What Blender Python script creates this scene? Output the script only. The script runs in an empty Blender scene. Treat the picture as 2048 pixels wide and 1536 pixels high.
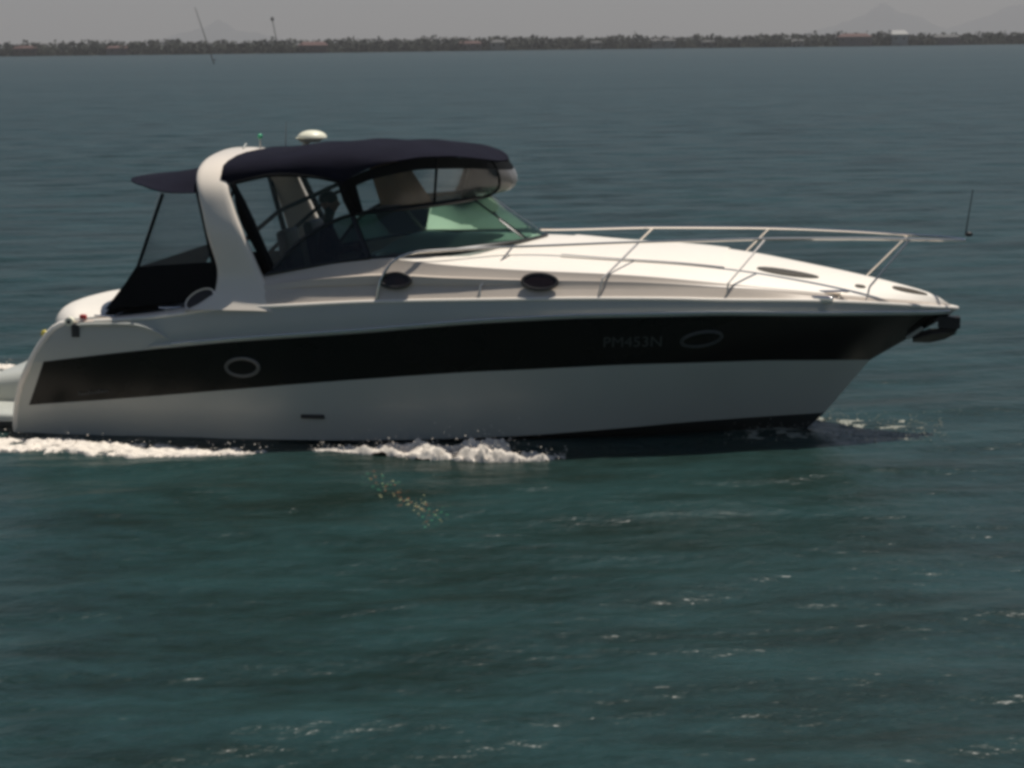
import bpy, math, random
import numpy as np
from mathutils import Vector, Matrix
random.seed(7); rng = np.random.default_rng(7)
scene = bpy.context.scene
COL = scene.collection
R = math.radians

# ------------------------------------------------------------------ camera
cam_d = bpy.data.cameras.new('camera'); cam = bpy.data.objects.new('camera', cam_d); COL.objects.link(cam)
cam_d.sensor_width = 36.0; cam_d.lens = 63.81; cam_d.clip_start = 0.1; cam_d.clip_end = 40000
CAM_H = 4.8
pitch = math.atan((768 - 83) / 3630.0); roll = R(0.67)
r0 = Vector((1, 0, 0)); u0 = Vector((0, math.sin(pitch), math.cos(pitch))); fw = Vector((0, math.cos(pitch), -math.sin(pitch)))
rt = math.cos(roll) * r0 - math.sin(roll) * u0; up = math.sin(roll) * r0 + math.cos(roll) * u0
cam.matrix_world = Matrix(((rt.x, up.x, -fw.x, 0), (rt.y, up.y, -fw.y, 0), (rt.z, up.z, -fw.z, CAM_H), (0, 0, 0, 1)))
scene.camera = cam

# ------------------------------------------------------------------ light
SUN_EL, SUN_AZ = 73.0, 55.0          # azimuth measured from +Y towards +X
world = bpy.data.worlds.new('World'); scene.world = world; world.use_nodes = True
wn = world.node_tree; bg = wn.nodes['Background']
sky = wn.nodes.new('ShaderNodeTexSky'); sky.sky_type = 'NISHITA'; sky.sun_disc = False
sky.sun_elevation = R(SUN_EL); sky.sun_rotation = R(SUN_AZ); sky.air_density = 1.0; sky.dust_density = 0.3; sky.ozone_density = 1.0
wn.links.new(sky.outputs[0], bg.inputs[0]); bg.inputs[1].default_value = 0.05
sun_d = bpy.data.lights.new('sun', 'SUN'); sun = bpy.data.objects.new('sun', sun_d); COL.objects.link(sun)
sun_d.energy = 5.0; sun_d.angle = R(0.5); sun_d.color = (1.0, 0.94, 0.85)
sd = Vector((math.sin(R(SUN_AZ)) * math.cos(R(SUN_EL)), math.cos(R(SUN_AZ)) * math.cos(R(SUN_EL)), math.sin(R(SUN_EL))))
sun.rotation_euler = sd.to_track_quat('Z', 'Y').to_euler(); sun.location = (0, 20, 60)
scene.view_settings.view_transform = 'Standard'; scene.view_settings.look = 'None'
scene.view_settings.exposure = -0.1; scene.view_settings.gamma = 1; scene.view_settings.use_curve_mapping = False
scene.cycles.pixel_filter_type = 'BLACKMAN_HARRIS'; scene.cycles.filter_width = 3.5
scene.cycles.max_bounces = 8; scene.cycles.transparent_max_bounces = 24; scene.cycles.volume_bounces = 0
scene.cycles.use_denoising = True

# ------------------------------------------------------------------ materials
def material(name, col, rough=0.5, metal=0.0, coat=0.0, noise=0.0, nscale=6.0, bump=0.0, bscale=60.0, spec=0.5, ior=1.5):
    m = bpy.data.materials.new(name); m.use_nodes = True; nt = m.node_tree; p = nt.nodes['Principled BSDF']
    p.inputs['Base Color'].default_value = (*col, 1); p.inputs['Roughness'].default_value = rough
    p.inputs['Metallic'].default_value = metal; p.inputs['Coat Weight'].default_value = coat
    p.inputs['Specular IOR Level'].default_value = spec; p.inputs['Coat Roughness'].default_value = 0.05; p.inputs['IOR'].default_value = ior
    tc = nt.nodes.new('ShaderNodeTexCoord')
    if noise:
        n = nt.nodes.new('ShaderNodeTexNoise'); n.inputs['Scale'].default_value = nscale; n.inputs['Detail'].default_value = 6
        nt.links.new(tc.outputs['Object'], n.inputs['Vector'])
        mx = nt.nodes.new('ShaderNodeMix'); mx.data_type = 'RGBA'
        mx.inputs['A'].default_value = (*[c * (1 - noise) for c in col], 1); mx.inputs['B'].default_value = (*[min(1, c * (1 + noise)) for c in col], 1)
        nt.links.new(n.outputs['Fac'], mx.inputs['Factor']); nt.links.new(mx.outputs['Result'], p.inputs['Base Color'])
    if bump:
        n2 = nt.nodes.new('ShaderNodeTexNoise'); n2.inputs['Scale'].default_value = bscale; n2.inputs['Detail'].default_value = 3
        nt.links.new(tc.outputs['Object'], n2.inputs['Vector'])
        b = nt.nodes.new('ShaderNodeBump'); b.inputs['Strength'].default_value = bump; b.inputs['Distance'].default_value = 0.01
        nt.links.new(n2.outputs['Fac'], b.inputs['Height']); nt.links.new(b.outputs['Normal'], p.inputs['Normal'])
    return m
def clear_sheet(name, tint, gloss=0.08, rough=0.05, haze=0.0, hazecol=(0.5, 0.5, 0.5), bump=0.0, bscale=3.0):
    """thin film: tinted transparency with a Fresnel reflection and an optional scratched haze"""
    m = bpy.data.materials.new(name); m.use_nodes = True; nt = m.node_tree; nt.nodes.clear()
    out = nt.nodes.new('ShaderNodeOutputMaterial'); tr = nt.nodes.new('ShaderNodeBsdfTransparent'); tr.inputs[0].default_value = (*tint, 1)
    gl = nt.nodes.new('ShaderNodeBsdfGlossy'); gl.inputs['Roughness'].default_value = rough
    fr = nt.nodes.new('ShaderNodeFresnel'); fr.inputs['IOR'].default_value = 1.5
    m1 = nt.nodes.new('ShaderNodeMixShader'); m2 = nt.nodes.new('ShaderNodeMixShader')
    df = nt.nodes.new('ShaderNodeBsdfTranslucent'); df.inputs[0].default_value = (*hazecol, 1)
    d2 = nt.nodes.new('ShaderNodeBsdfDiffuse'); d2.inputs[0].default_value = (*hazecol, 1); m3 = nt.nodes.new('ShaderNodeMixShader')
    nt.links.new(df.outputs[0], m3.inputs[1]); nt.links.new(d2.outputs[0], m3.inputs[2])
    m1.inputs[0].default_value = haze
    nt.links.new(tr.outputs[0], m1.inputs[1]); nt.links.new(m3.outputs[0], m1.inputs[2])
    nt.links.new(fr.outputs[0], m2.inputs[0]); nt.links.new(m1.outputs[0], m2.inputs[1]); nt.links.new(gl.outputs[0], m2.inputs[2])
    if bump:
        tc = nt.nodes.new('ShaderNodeTexCoord'); n = nt.nodes.new('ShaderNodeTexNoise'); n.inputs['Scale'].default_value = bscale
        b = nt.nodes.new('ShaderNodeBump'); b.inputs['Strength'].default_value = bump; b.inputs['Distance'].default_value = 0.05
        nt.links.new(tc.outputs['Object'], n.inputs['Vector']); nt.links.new(n.outputs['Fac'], b.inputs['Height'])
        for q in (gl, fr): nt.links.new(b.outputs['Normal'], q.inputs['Normal'])
    nt.links.new(m2.outputs[0], out.inputs[0])
    return m
M = dict(
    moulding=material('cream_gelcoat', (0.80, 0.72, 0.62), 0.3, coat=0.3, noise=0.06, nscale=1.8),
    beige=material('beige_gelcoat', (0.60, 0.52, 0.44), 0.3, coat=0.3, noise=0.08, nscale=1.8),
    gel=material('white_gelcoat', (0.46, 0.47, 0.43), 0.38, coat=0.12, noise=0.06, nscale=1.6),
    deck=material('cream_deck', (0.88, 0.82, 0.73), 0.4, coat=0.15, noise=0.04, nscale=2.5, bump=0.15, bscale=120),
    black=material('black_gelcoat', (0.005, 0.006, 0.005), 0.25, coat=0.0, spec=0.18, noise=0.3, nscale=2),
    antifoul=material('dark_bottom_paint', (0.03, 0.035, 0.035), 0.6, noise=0.3, nscale=5),
    canvas=material('navy_canvas', (0.009, 0.009, 0.017), 0.9, spec=0.08, noise=0.35, nscale=3, bump=1.0, bscale=7),
    canvas2=material('black_canvas', (0.005, 0.006, 0.007), 0.85, spec=0.1, noise=0.3, nscale=5, bump=0.4, bscale=30),
    steel=material('stainless_steel', (0.78, 0.72, 0.66), 0.30, metal=1.0),
    rubber=material('dark_rubber', (0.012, 0.012, 0.013), 0.55, noise=0.2, nscale=10),
    frame=material('black_aluminium', (0.012, 0.014, 0.015), 0.35, noise=0.2, nscale=10),
    glassd=material('dark_port_glass', (0.012, 0.006, 0.005), 0.08, noise=0.2, nscale=5),
    dash=material('grey_green_dash', (0.20, 0.23, 0.20), 0.6, noise=0.1),
    polished=material('polished_steel', (0.85, 0.80, 0.75), 0.14, metal=1.0),
    polewood=material('weathered_pole', (0.07, 0.065, 0.06), 0.8, noise=0.3),
    seat=material('dark_vinyl', (0.02, 0.022, 0.022), 0.5, noise=0.3, nscale=8),
    tan=material('tan_fabric', (0.42, 0.24, 0.11), 0.85, noise=0.2, nscale=5, bump=0.4, bscale=20),
    liner=material('grey_liner', (0.16, 0.16, 0.15), 0.5, noise=0.15, nscale=4),
    teal=clear_sheet('green_tinted_glass', (0.66, 0.86, 0.77), rough=0.04, haze=0.09, hazecol=(0.22, 0.42, 0.33)),
    smoke=clear_sheet('smoked_glass', (0.16, 0.22, 0.20), rough=0.03, haze=0.08, hazecol=(0.03, 0.06, 0.055)),
    vinyl=clear_sheet('clear_vinyl', (0.94, 0.95, 0.96), rough=0.2, haze=0.12, hazecol=(0.40, 0.46, 0.50), bump=0.15, bscale=2.5),
    vinylw=clear_sheet('creased_vinyl', (0.75, 0.75, 0.75), rough=0.4, haze=0.45, hazecol=(0.50, 0.48, 0.46), bump=0.5, bscale=5),
    cream=material('cream_plastic', (0.80, 0.78, 0.62), 0.4, noise=0.05),
    red=material('red_lens', (0.45, 0.03, 0.03), 0.3, noise=0.1), green=material('green_lens', (0.05, 0.40, 0.20), 0.3, noise=0.1),
    yellow=material('yellow_lens', (0.6, 0.5, 0.08), 0.3, noise=0.1),
    letter=material('grey_lettering', (0.06, 0.064, 0.06), 0.4, noise=0.1), letter2=material('silver_lettering', (0.12, 0.12, 0.11), 0.4, noise=0.1),
    skin=material('skin', (0.20, 0.09, 0.055), 0.6, noise=0.1), cloth=material('dark_clothing', (0.015, 0.02, 0.018), 0.9, noise=0.3, nscale=12),
    hair=material('dark_hair', (0.01, 0.008, 0.006), 0.7, noise=0.3),
    anchor=material('galvanised_anchor', (0.03, 0.028, 0.025), 0.5, metal=0.6, noise=0.3, nscale=20),
)

# ------------------------------------------------------------------ mesh helpers
def link(name, me, mat=None, parent=None, smooth=True, sharp=38):
    o = bpy.data.objects.new(name, me); COL.objects.link(o)
    if mat is not None and not me.materials: me.materials.append(mat)
    if smooth and len(me.polygons):
        me.shade_smooth(); me.set_sharp_from_angle(angle=R(sharp))
    if parent is not None: o.parent = parent
    return o
def mesh(name, V, F):
    me = bpy.data.meshes.new(name); me.from_pydata([tuple(map(float, v)) for v in V], [], F); me.validate(); me.update(); return me
class MB:
    def __init__(s): s.V = []; s.F = []
    def add(s, V, F):
        k = len(s.V); s.V += [tuple(map(float, v)) for v in V]; s.F += [tuple(i + k for i in f) for f in F]; return s
    def grid(s, G, closed_v=False):
        G = np.asarray(G, float); n, m = G.shape[:2]; F = []
        for i in range(n - 1):
            for j in range(m - 1 + (1 if closed_v else 0)):
                j2 = (j + 1) % m; F.append((i * m + j, i * m + j2, (i + 1) * m + j2, (i + 1) * m + j))
        return s.add(G.reshape(-1, 3), F)
    def both(s, G):
        G = np.asarray(G, float); s.grid(G); H = G.copy(); H[..., 1] *= -1; return s.grid(H[::-1])
    def box(s, c, d, rot=None):
        V = []
        for a in (-1, 1):
            for b in (-1, 1):
                for e in (-1, 1):
                    p = Vector((a * d[0] / 2, b * d[1] / 2, e * d[2] / 2))
                    if rot is not None: p = rot @ p
                    V.append((p.x + c[0], p.y + c[1], p.z + c[2]))
        return s.add(V, [(0, 1, 3, 2), (4, 6, 7, 5), (0, 4, 5, 1), (2, 3, 7, 6), (0, 2, 6, 4), (1, 5, 7, 3)])
    def rbox(s, c, d, r, n=4, rot=None):
        """rounded slab: superellipse plan rounded on its upper edge"""
        rings = []
        prof = [(0, 0)] + [(r * (1 - math.cos(a)), -r + r * math.sin(a)) for a in []]
        lv = [(0.0, -d[2] / 2)] + [(r * (1 - math.cos(a)), d[2] / 2 - r + r * math.sin(a)) for a in np.linspace(0, math.pi / 2, n)]
        for ins, z in lv:
            hx, hy = d[0] / 2 - ins, d[1] / 2 - ins; cr = max(0.004, min(r, hx * .98, hy * .98)); ring = []
            for q, (sx, sy) in enumerate(((1, 1), (-1, 1), (-1, -1), (1, -1))):
                for a in np.linspace(q * math.pi / 2, (q + 1) * math.pi / 2, 4):
                    p = Vector((sx * (hx - cr) + cr * math.cos(a), sy * (hy - cr) + cr * math.sin(a), z))
                    if rot is not None: p = rot @ p
                    ring.append((p.x + c[0], p.y + c[1], p.z + c[2]))
            rings.append(ring)
        s.grid(rings, True); k = len(s.V); m = 16
        s.F.append(tuple(range(k - m, k))); s.F.append(tuple(reversed(range(k - m * len(lv), k - m * len(lv) + m)))); return s
    def tube(s, P, r, n=8, closed=False, cap=True):
        P = [Vector(p) for p in P]; N = len(P); rr = r if hasattr(r, '__len__') else [r] * N; rings = []
        T = []
        for i in range(N):
            a = P[(i - 1) % N] if (closed or i > 0) else P[i]; b = P[(i + 1) % N] if (closed or i < N - 1) else P[i]
            T.append((b - a).normalized())
        nrm = T[0].orthogonal().normalized()
        for i in range(N):
            nrm = (nrm - nrm.dot(T[i]) * T[i]).normalized(); bn = T[i].cross(nrm)
            rings.append([tuple(P[i] + rr[i] * (math.cos(2 * math.pi * k / n) * nrm + math.sin(2 * math.pi * k / n) * bn)) for k in range(n)])
        if closed: rings.append(rings[0])
        s.grid(rings, True)
        if cap and not closed:
            k = len(s.V); s.F.append(tuple(range(k - n, k))); s.F.append(tuple(reversed(range(k - n * N, k - n * N + n))))
        return s
    def ellipsoid(s, c, d, nu=12, nv=8, z0=-1.0):
        rings = []
        for i in range(nv + 1):
            a = math.asin(max(-1, z0)) + (math.pi / 2 - math.asin(max(-1, z0))) * i / nv
            rings.append([(c[0] + d[0] * math.cos(a) * math.cos(t), c[1] + d[1] * math.cos(a) * math.sin(t), c[2] + d[2] * math.sin(a)) for t in np.linspace(0, 2 * math.pi, nu, endpoint=False)])
        s.grid(rings, True); k = len(s.V); s.F.append(tuple(reversed(range(k - nu * (nv + 1), k - nu * nv)))); return s
    def solid(s, G, th, axis=None):
        """a grid given thickness th along its normals (both faces and the rim)"""
        G = np.asarray(G, float); du = np.gradient(G, axis=0); dv = np.gradient(G, axis=1); N = np.cross(du, dv)
        N /= np.maximum(np.linalg.norm(N, axis=2, keepdims=True), 1e-9)
        H = G - N * th; n, m = G.shape[:2]; s.grid(G); s.grid(H[::-1])
        for a, b in ((G[0], H[0]), (H[-1], G[-1]), (H[:, 0], G[:, 0]), (G[:, -1], H[:, -1])): s.grid([b, a])
        return s
    def build(s, name, mat, parent=None, smooth=True, sharp=38, **kw):
        o = link(name, mesh(name, s.V, s.F), mat, parent, smooth, sharp)
        for k, v in kw.items(): o[k] = v
        return o
def pchip(xs, ys, x):
    xs = np.asarray(xs, float); ys = np.asarray(ys, float); x = np.asarray(x, float)
    h = np.diff(xs); d = np.diff(ys) / h; m = np.zeros_like(ys); m[0] = d[0]; m[-1] = d[-1]
    for i in range(1, len(xs) - 1):
        if d[i - 1] * d[i] > 0:
            w1 = 2 * h[i] + h[i - 1]; w2 = h[i] + 2 * h[i - 1]; m[i] = (w1 + w2) / (w1 / d[i - 1] + w2 / d[i])
    xc = np.clip(x, xs[0], xs[-1]); i = np.clip(np.searchsorted(xs, xc, 'right') - 1, 0, len(xs) - 2)
    t = (xc - xs[i]) / h[i]
    return (2*t**3-3*t**2+1)*ys[i] + (t**3-2*t**2+t)*h[i]*m[i] + (-2*t**3+3*t**2)*ys[i+1] + (t**3-t**2)*h[i]*m[i+1]
def curve(K, n):
    """smooth path through 3D knots"""
    K = np.asarray(K, float); s = np.concatenate([[0], np.cumsum(np.linalg.norm(np.diff(K, axis=0), axis=1))]); t = np.linspace(0, s[-1], n)
    return np.stack([pchip(s, K[:, i], t) for i in range(3)], 1)
def tag(o, label, cat, group=None):
    o['label'] = label; o['category'] = cat
    if group: o['group'] = group
    return o
def empty(name, loc, rz=0.0):
    o = bpy.data.objects.new(name, None); COL.objects.link(o); o.location = loc; o.rotation_euler = (0, 0, rz); return o
def struct(o, label=None):
    o['kind'] = 'structure'
    if label: o['label'] = label
    return o

# ------------------------------------------------------------------ the water surface
BO = Vector((-6.0586, 24.005, 0.0)); PSI = R(10)              # motor boat: origin at the middle of the transom, bow to the right and a little nearer
AX = np.array([math.cos(PSI), -math.sin(PSI)]); AY = np.array([math.sin(PSI), math.cos(PSI)])
comps = []
for i in range(46):
    lam = 0.32 * (5.5 / 0.32) ** (i / 45.0); lam *= rng.uniform(0.9, 1.1)
    th = R(-72 + rng.normal(0, 24)); k = 2 * math.pi / lam
    comps.append((k * math.cos(th), k * math.sin(th), rng.uniform(0, 6.28), (0.0046 * min(lam, 1.7) ** 0.97) * rng.uniform(0.5, 1.2), lam))
def waves(X, Y, sp=None):
    Z = np.zeros_like(X, dtype=float); lx = (X - BO.x) * AX[0] + (Y - BO.y) * AX[1]; ly = (X - BO.x) * AY[0] + (Y - BO.y) * AY[1]
    for kx, ky, ph, a, lam in comps:
        w = 1.0 if sp is None else np.clip((lam / np.maximum(sp, 1e-6) - 2.5) / 3.0, 0, 1)
        arg = kx * X + ky * Y + ph + 0.6 * np.sin(0.21 * X + ph) + 0.5 * np.sin(0.17 * Y + 2 * ph)
        Z += w * a * (np.sin(arg) + 0.18 * np.sin(2 * arg + 0.6)) * (0.75 + 0.5 * np.sin(0.13 * X + 0.11 * Y + 3 * ph))
    # the boat's own wave: calm close along the side, one low crest spreading from the bow, a hump at the bow
    env = np.exp(-((lx - 5) / 6.5) ** 4) * np.exp(-(np.maximum(np.abs(ly) - 1.2, 0) / 2.2) ** 2)
    Z *= (1 - 0.25 * env)
    d = np.abs(ly) - 0.25 - 0.34 * (10.2 - lx); m = np.clip((10.4 - lx) / 1.0, 0, 1) * np.exp(-np.maximum(0, 10 - lx) / 7.0)
    Z += 0.07 * m * np.exp(-(d / 0.35) ** 2) - 0.03 * m * np.exp(-((d + 0.8) / 0.4) ** 2)
    Z -= 0.04 * np.exp(-((lx - 10.6) / 0.7) ** 2 - (ly / 0.8) ** 2)
    return Z
core = np.linspace(-.33, .33, 700); g_ = (np.exp(np.linspace(0, 1, 42)[1:] * 6) - 1) / (math.exp(6) - 1)
ys = [9.0]
while ys[-1] < 14000: ys.append(ys[-1] + (max(.05, ys[-1] * .0030) if ys[-1] < 260 else ys[-1] * .0030 * 1.0 + (ys[-1] - 260) * .05))
back = [9.0 - .05]; d_ = .1
while back[-1] > -900: d_ *= 1.25; back.append(back[-1] - d_)
ys = np.array(back[::-1] + ys); wy_ = np.maximum(ys + 6.0, 15.0)
XX = np.zeros((len(ys), len(core) + 2 * len(g_))); YY = ys[:, None] * np.ones_like(XX)
ed = .33 * wy_[:, None]; XX[:, len(g_):-len(g_)] = core[None, :] * wy_[:, None]
XX[:, -len(g_):] = ed + (15000 - ed) * g_[None, :]; XX[:, :len(g_)] = -(ed + (15000 - ed) * g_[None, ::-1])
sx = np.gradient(XX, axis=1); sy = np.gradient(ys)[:, None] * np.ones_like(XX)
ZZ = waves(XX, YY, np.maximum(sx, sy))
nr, nc = XX.shape; idx = np.arange(nr * nc).reshape(nr, nc)
me = bpy.data.meshes.new('sea_water'); me.vertices.add(nr * nc); me.vertices.foreach_set('co', np.stack([XX, YY, ZZ], -1).ravel())
q = np.stack([idx[:-1, :-1], idx[:-1, 1:], idx[1:, 1:], idx[1:, :-1]], -1).reshape(-1, 4)
me.loops.add(q.size); me.loops.foreach_set('vertex_index', q.ravel()); me.polygons.add(len(q))
me.polygons.foreach_set('loop_start', np.arange(0, q.size, 4)); me.polygons.foreach_set('loop_total', np.full(len(q), 4)); me.update(calc_edges=True); me.shade_smooth()
wm = bpy.data.materials.new('sea_water'); wm.use_nodes = True; nt = wm.node_tree; p = nt.nodes['Principled BSDF']
p.inputs['Roughness'].default_value = 0.33; p.inputs['IOR'].default_value = 1.333; p.inputs['Specular IOR Level'].default_value = 0.5
geo = nt.nodes.new('ShaderNodeNewGeometry')
def wnoise(scale, stretch, detail, rough=0.55):
    mp = nt.nodes.new('ShaderNodeMapping'); mp.inputs['Scale'].default_value = stretch; mp.inputs['Rotation'].default_value = (0, 0, R(-14))
    n = nt.nodes.new('ShaderNodeTexNoise'); n.inputs['Scale'].default_value = scale; n.inputs['Detail'].default_value = detail; n.inputs['Roughness'].default_value = rough
    nt.links.new(geo.outputs['Position'], mp.inputs['Vector']); nt.links.new(mp.outputs[0], n.inputs['Vector']); return n
nb = wnoise(5.0, (0.6, 1.0, 1.0), 4, 0.5); b1 = nt.nodes.new('ShaderNodeBump'); b1.inputs['Strength'].default_value = 0.7; b1.inputs['Distance'].default_value = 0.07
wind = wnoise(0.045, (0.35, 1.6, 1.0), 3, 0.5); wr = nt.nodes.new('ShaderNodeMapRange'); wr.inputs['From Min'].default_value = .35; wr.inputs['From Max'].default_value = .65; wr.inputs['To Min'].default_value = .55; wr.inputs['To Max'].default_value = 1.0
nt.links.new(wind.outputs['Fac'], wr.inputs['Value']); nt.links.new(wr.outputs[0], b1.inputs['Strength'])
nb2 = wnoise(13.0, (0.7, 1.0, 1.0), 2, 0.5); b2 = nt.nodes.new('ShaderNodeBump'); b2.inputs['Strength'].default_value = 0.8; b2.inputs['Distance'].default_value = 0.015; nt.links.new(nb2.outputs['Fac'], b2.inputs['Height']); nt.links.new(b2.outputs['Normal'], b1.inputs['Normal'])
nt.links.new(nb.outputs['Fac'], b1.inputs['Height']); nt.links.new(b1.outputs['Normal'], p.inputs['Normal'])
ncol = wnoise(0.55, (0.45, 1.3, 1.0), 10, 0.82); cr = nt.nodes.new('ShaderNodeValToRGB')  # light and dark of the ripples painted into the water colour
cr.color_ramp.elements[0].position = 0.40; cr.color_ramp.elements[0].color = (0.0055, 0.016, 0.012, 1)
cr.color_ramp.elements[1].position = 0.60; cr.color_ramp.elements[1].color = (0.0150, 0.044, 0.044, 1)
nt.links.new(ncol.outputs['Fac'], cr.inputs[0]); nt.links.new(cr.outputs[0], p.inputs['Base Color'])
struct(link('sea_water', me, wm, smooth=False), 'dark teal choppy water of the bay')

# ------------------------------------------------------------------ motor boat
boat = empty('motor_cruiser', BO, -PSI)
tag(boat, 'white sports cruiser with black hull stripe and navy canopy running on the bay', 'motor boat')
LT = 11.62
def hb(x):
    x = np.asarray(x, float); s = np.clip((x - 4.5) / (LT + 0.08 - 4.5), 0, 1)
    return 0.02 + 1.78 * (1 - s ** 2.6) - 0.08 * np.clip((4.5 - x) / 4.5, 0, 1)
class Line:
    def __init__(s, x0, xe, yf, zk, tip0=True):
        s.x0, s.xe, s.yf, s.zk = x0, xe, yf, zk; s.tip0 = tip0
    def at(s, t):
        t = np.asarray(t, float); x = s.x0 + (s.xe - s.x0) * t; return s.atx(x)
    def atx(s, x):
        x = np.asarray(x, float); y = s.yf(x)
        if s.tip0: y = y * np.clip((s.xe - x) / 0.25, 0, 1) ** 0.5
        z = pchip([k[0] for k in s.zk], [k[1] for k in s.zk], x); return np.stack([x, -y, z], -1)
tabf = lambda K: (lambda x: pchip([k[0] for k in K], [k[1] for k in K], x))
L0 = Line(0.0, 9.80, lambda x: 0 * x, [(0, -.45), (6, -.46), (8, -.42), (9.2, -.30), (9.80, -.12)], False)
L1 = Line(0.0, 10.12, tabf([(0, 1.50), (3, 1.53), (5, 1.50), (6.3, 1.36), (7.7, 1.02), (8.6, .70), (9.4, .36), (10.12, 0.0)]), [(0, -.02), (4, .01), (6.3, .08), (7.7, .15), (8.6, .19), (9.4, .20), (10.12, .19)], False)
L2 = Line(0.08, 10.66, tabf([(0, 1.57), (1.5, 1.61), (2.85, 1.64), (4.45, 1.66), (6.3, 1.58), (8.06, 1.25), (9.2, .84), (10.0, .44), (10.66, 0.0)]), [(.05, .35), (.27, .375), (1.48, .489), (2.85, .631), (4.45, .794), (6.29, .933), (8.06, .99), (9.23, .975), (10.0, .93), (10.66, .87)], False)
L3 = Line(0.37, LT, hb, [(.37, .94), (.61, .971), (1.57, 1.098), (2.93, 1.25), (4.5, 1.384), (6.3, 1.543), (7.5, 1.594), (8.65, 1.598), (9.8, 1.557), (10.7, 1.516), (11.3, 1.482), (LT, 1.46)])
L4 = Line(0.78, 11.70, lambda x: hb(np.maximum(x - .02, 0)) - .03 * np.clip((11.3 - x) / 2, 0, 1), [(.72, 1.40), (.9, 1.445), (1.42, 1.485), (1.97, 1.53), (2.49, 1.60), (2.81, 1.655), (3.64, 1.70), (4.82, 1.77), (6.32, 1.806), (7.2, 1.817), (8.07, 1.807), (9.0, 1.768), (9.8, 1.735), (10.5, 1.68), (11.2, 1.60), (11.7, 1.53)])
L5 = Line(0.85, 11.66, lambda x: np.maximum(hb(x) - .10 + .03 * np.clip((x - 10) / 1.5, 0, 1), 0.0) , [(.85, 1.46), (1.97, 1.58), (2.81, 1.72), (3.84, 1.87), (4.77, 1.90), (6.3, 1.925), (7.76, 1.925), (9.2, 1.87), (10.04, 1.765), (10.8, 1.655), (11.3, 1.60), (11.66, 1.54)])
L6 = Line(3.30, 11.64, lambda x: np.maximum(hb(x) - tabf([(3.3, .24), (5.5, .23), (7.5, .18), (9.5, .14), (10.3, .13), (11.64, .1)])(x), 0.0), [(3.3, 2.01), (3.54, 2.065), (4.43, 2.215), (4.92, 2.26), (5.66, 2.195), (6.26, 2.155), (7.74, 2.08), (8.97, 1.95), (9.7, 1.855), (10.2, 1.785), (10.8, 1.70), (11.3, 1.63), (11.64, 1.545)])
CZ = [(3.3, 2.28), (4.7, 2.33), (6.6, 2.38), (7.6, 2.31), (8.55, 2.26), (9.17, 2.19), (9.78, 2.08), (10.39, 1.96), (11.0, 1.82), (11.4, 1.70), (11.64, 1.55)]
def deck_pt(x, f):
    """foredeck surface: f = 0 at the trunk edge, 1 on the centreline"""
    a = L6.atx(x); zc = pchip([k[0] for k in CZ], [k[1] for k in CZ], x); g = 1 - (1 - f) ** 1.9
    return np.stack([a[..., 0], a[..., 1] * (1 - f), a[..., 2] + (zc - a[..., 2]) * g], -1)
T = np.concatenate([np.linspace(0, .7, 34), 1 - (1 - np.linspace(0.7, 1, 40)) ** 1.0])[:-1]; T = np.unique(np.round(T, 5)); T = np.append(T, 1.0)
def loft(lines, T, sub, bulge=None):
    P = [l.at(T) for l in lines]; rows = []
    for i in range(len(P) - 1):
        for k in range(sub):
            f = k / sub; r = P[i] * (1 - f) + P[i + 1] * f
            if bulge: r = r + np.array([0, -1, 0]) * (bulge * 4 * f * (1 - f)) * np.minimum(1, (-r[:, 1:2]) / .5)
            rows.append(r)
    rows.append(P[-1]); return np.array(rows)
s0 = 0.0165
Ts = np.concatenate([[s0], T[T > s0 + .003]])
hull = MB(); hull.both(loft([L1, L2], T, 3)); hull.both(loft([L2, L3], np.array([0, s0 / 2, s0]), 3))
# raked transom closing the stern, one row per line
tr = np.array([[l.at(0.0) * np.array([1, f, 1]) for f in np.linspace(1, -1, 9)] for l in (L0, L1, L2, L3)]); tr[0, :, 1] = 0
hull.grid(tr)
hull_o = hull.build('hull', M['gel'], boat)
MB().both(loft([L0, L1], T, 2)).build('hull_bottom', M['antifoul'], boat)
MB().both(loft([L2, L3], Ts, 4)).build('hull_stripe', M['black'], boat)
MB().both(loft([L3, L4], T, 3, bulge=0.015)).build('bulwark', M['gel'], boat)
# gunwale bead (thin rounded edge between bulwark and side deck)
E4 = L4.at(T); bead = MB()
for sgn in (1, -1): bead.tube([(a[0], a[1] * sgn, a[2] + .004) for a in E4[2:]], 0.022, 8)
bead.build('gunwale_edge', M['deck'], boat)
sd_ = loft([L4, L5], T, 2); MB().both(sd_).build('side_deck', M['beige'], boat)
# cabin trunk sides: a small step, a lit crease and the leaning wall
Tx = np.linspace(0, 1, 70); xa = 3.3 + (11.64 - 3.3) * Tx
A5 = L5.atx(np.minimum(xa, 11.64)); A6 = L6.atx(xa); h_ = A6 - A5
fade = np.clip((7.0 - xa) / 1.2, 0, 1)[:, None] * np.clip((xa - 3.5) / .5, 0, 1)[:, None]
rows = [A5, A5 + h_ * .18, A5 + h_ * .20 + np.array([0, -.02, .0]) * fade, A5 + h_ * np.array([.34, .34, .50]) + np.array([0, -.03, 0]) * fade, A5 + h_ * np.array([.42, .42, .54]), A5 + h_ * .8, A6]
MB().both(np.array(rows)).build('cabin_trunk', M['beige'], boat, sharp=25)
xf = np.linspace(4.72, 11.64, 70); fd = MB().both(np.array([deck_pt(xf, f) for f in np.linspace(0, 1, 9)])); fd.build('foredeck', M['deck'], boat)
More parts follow.
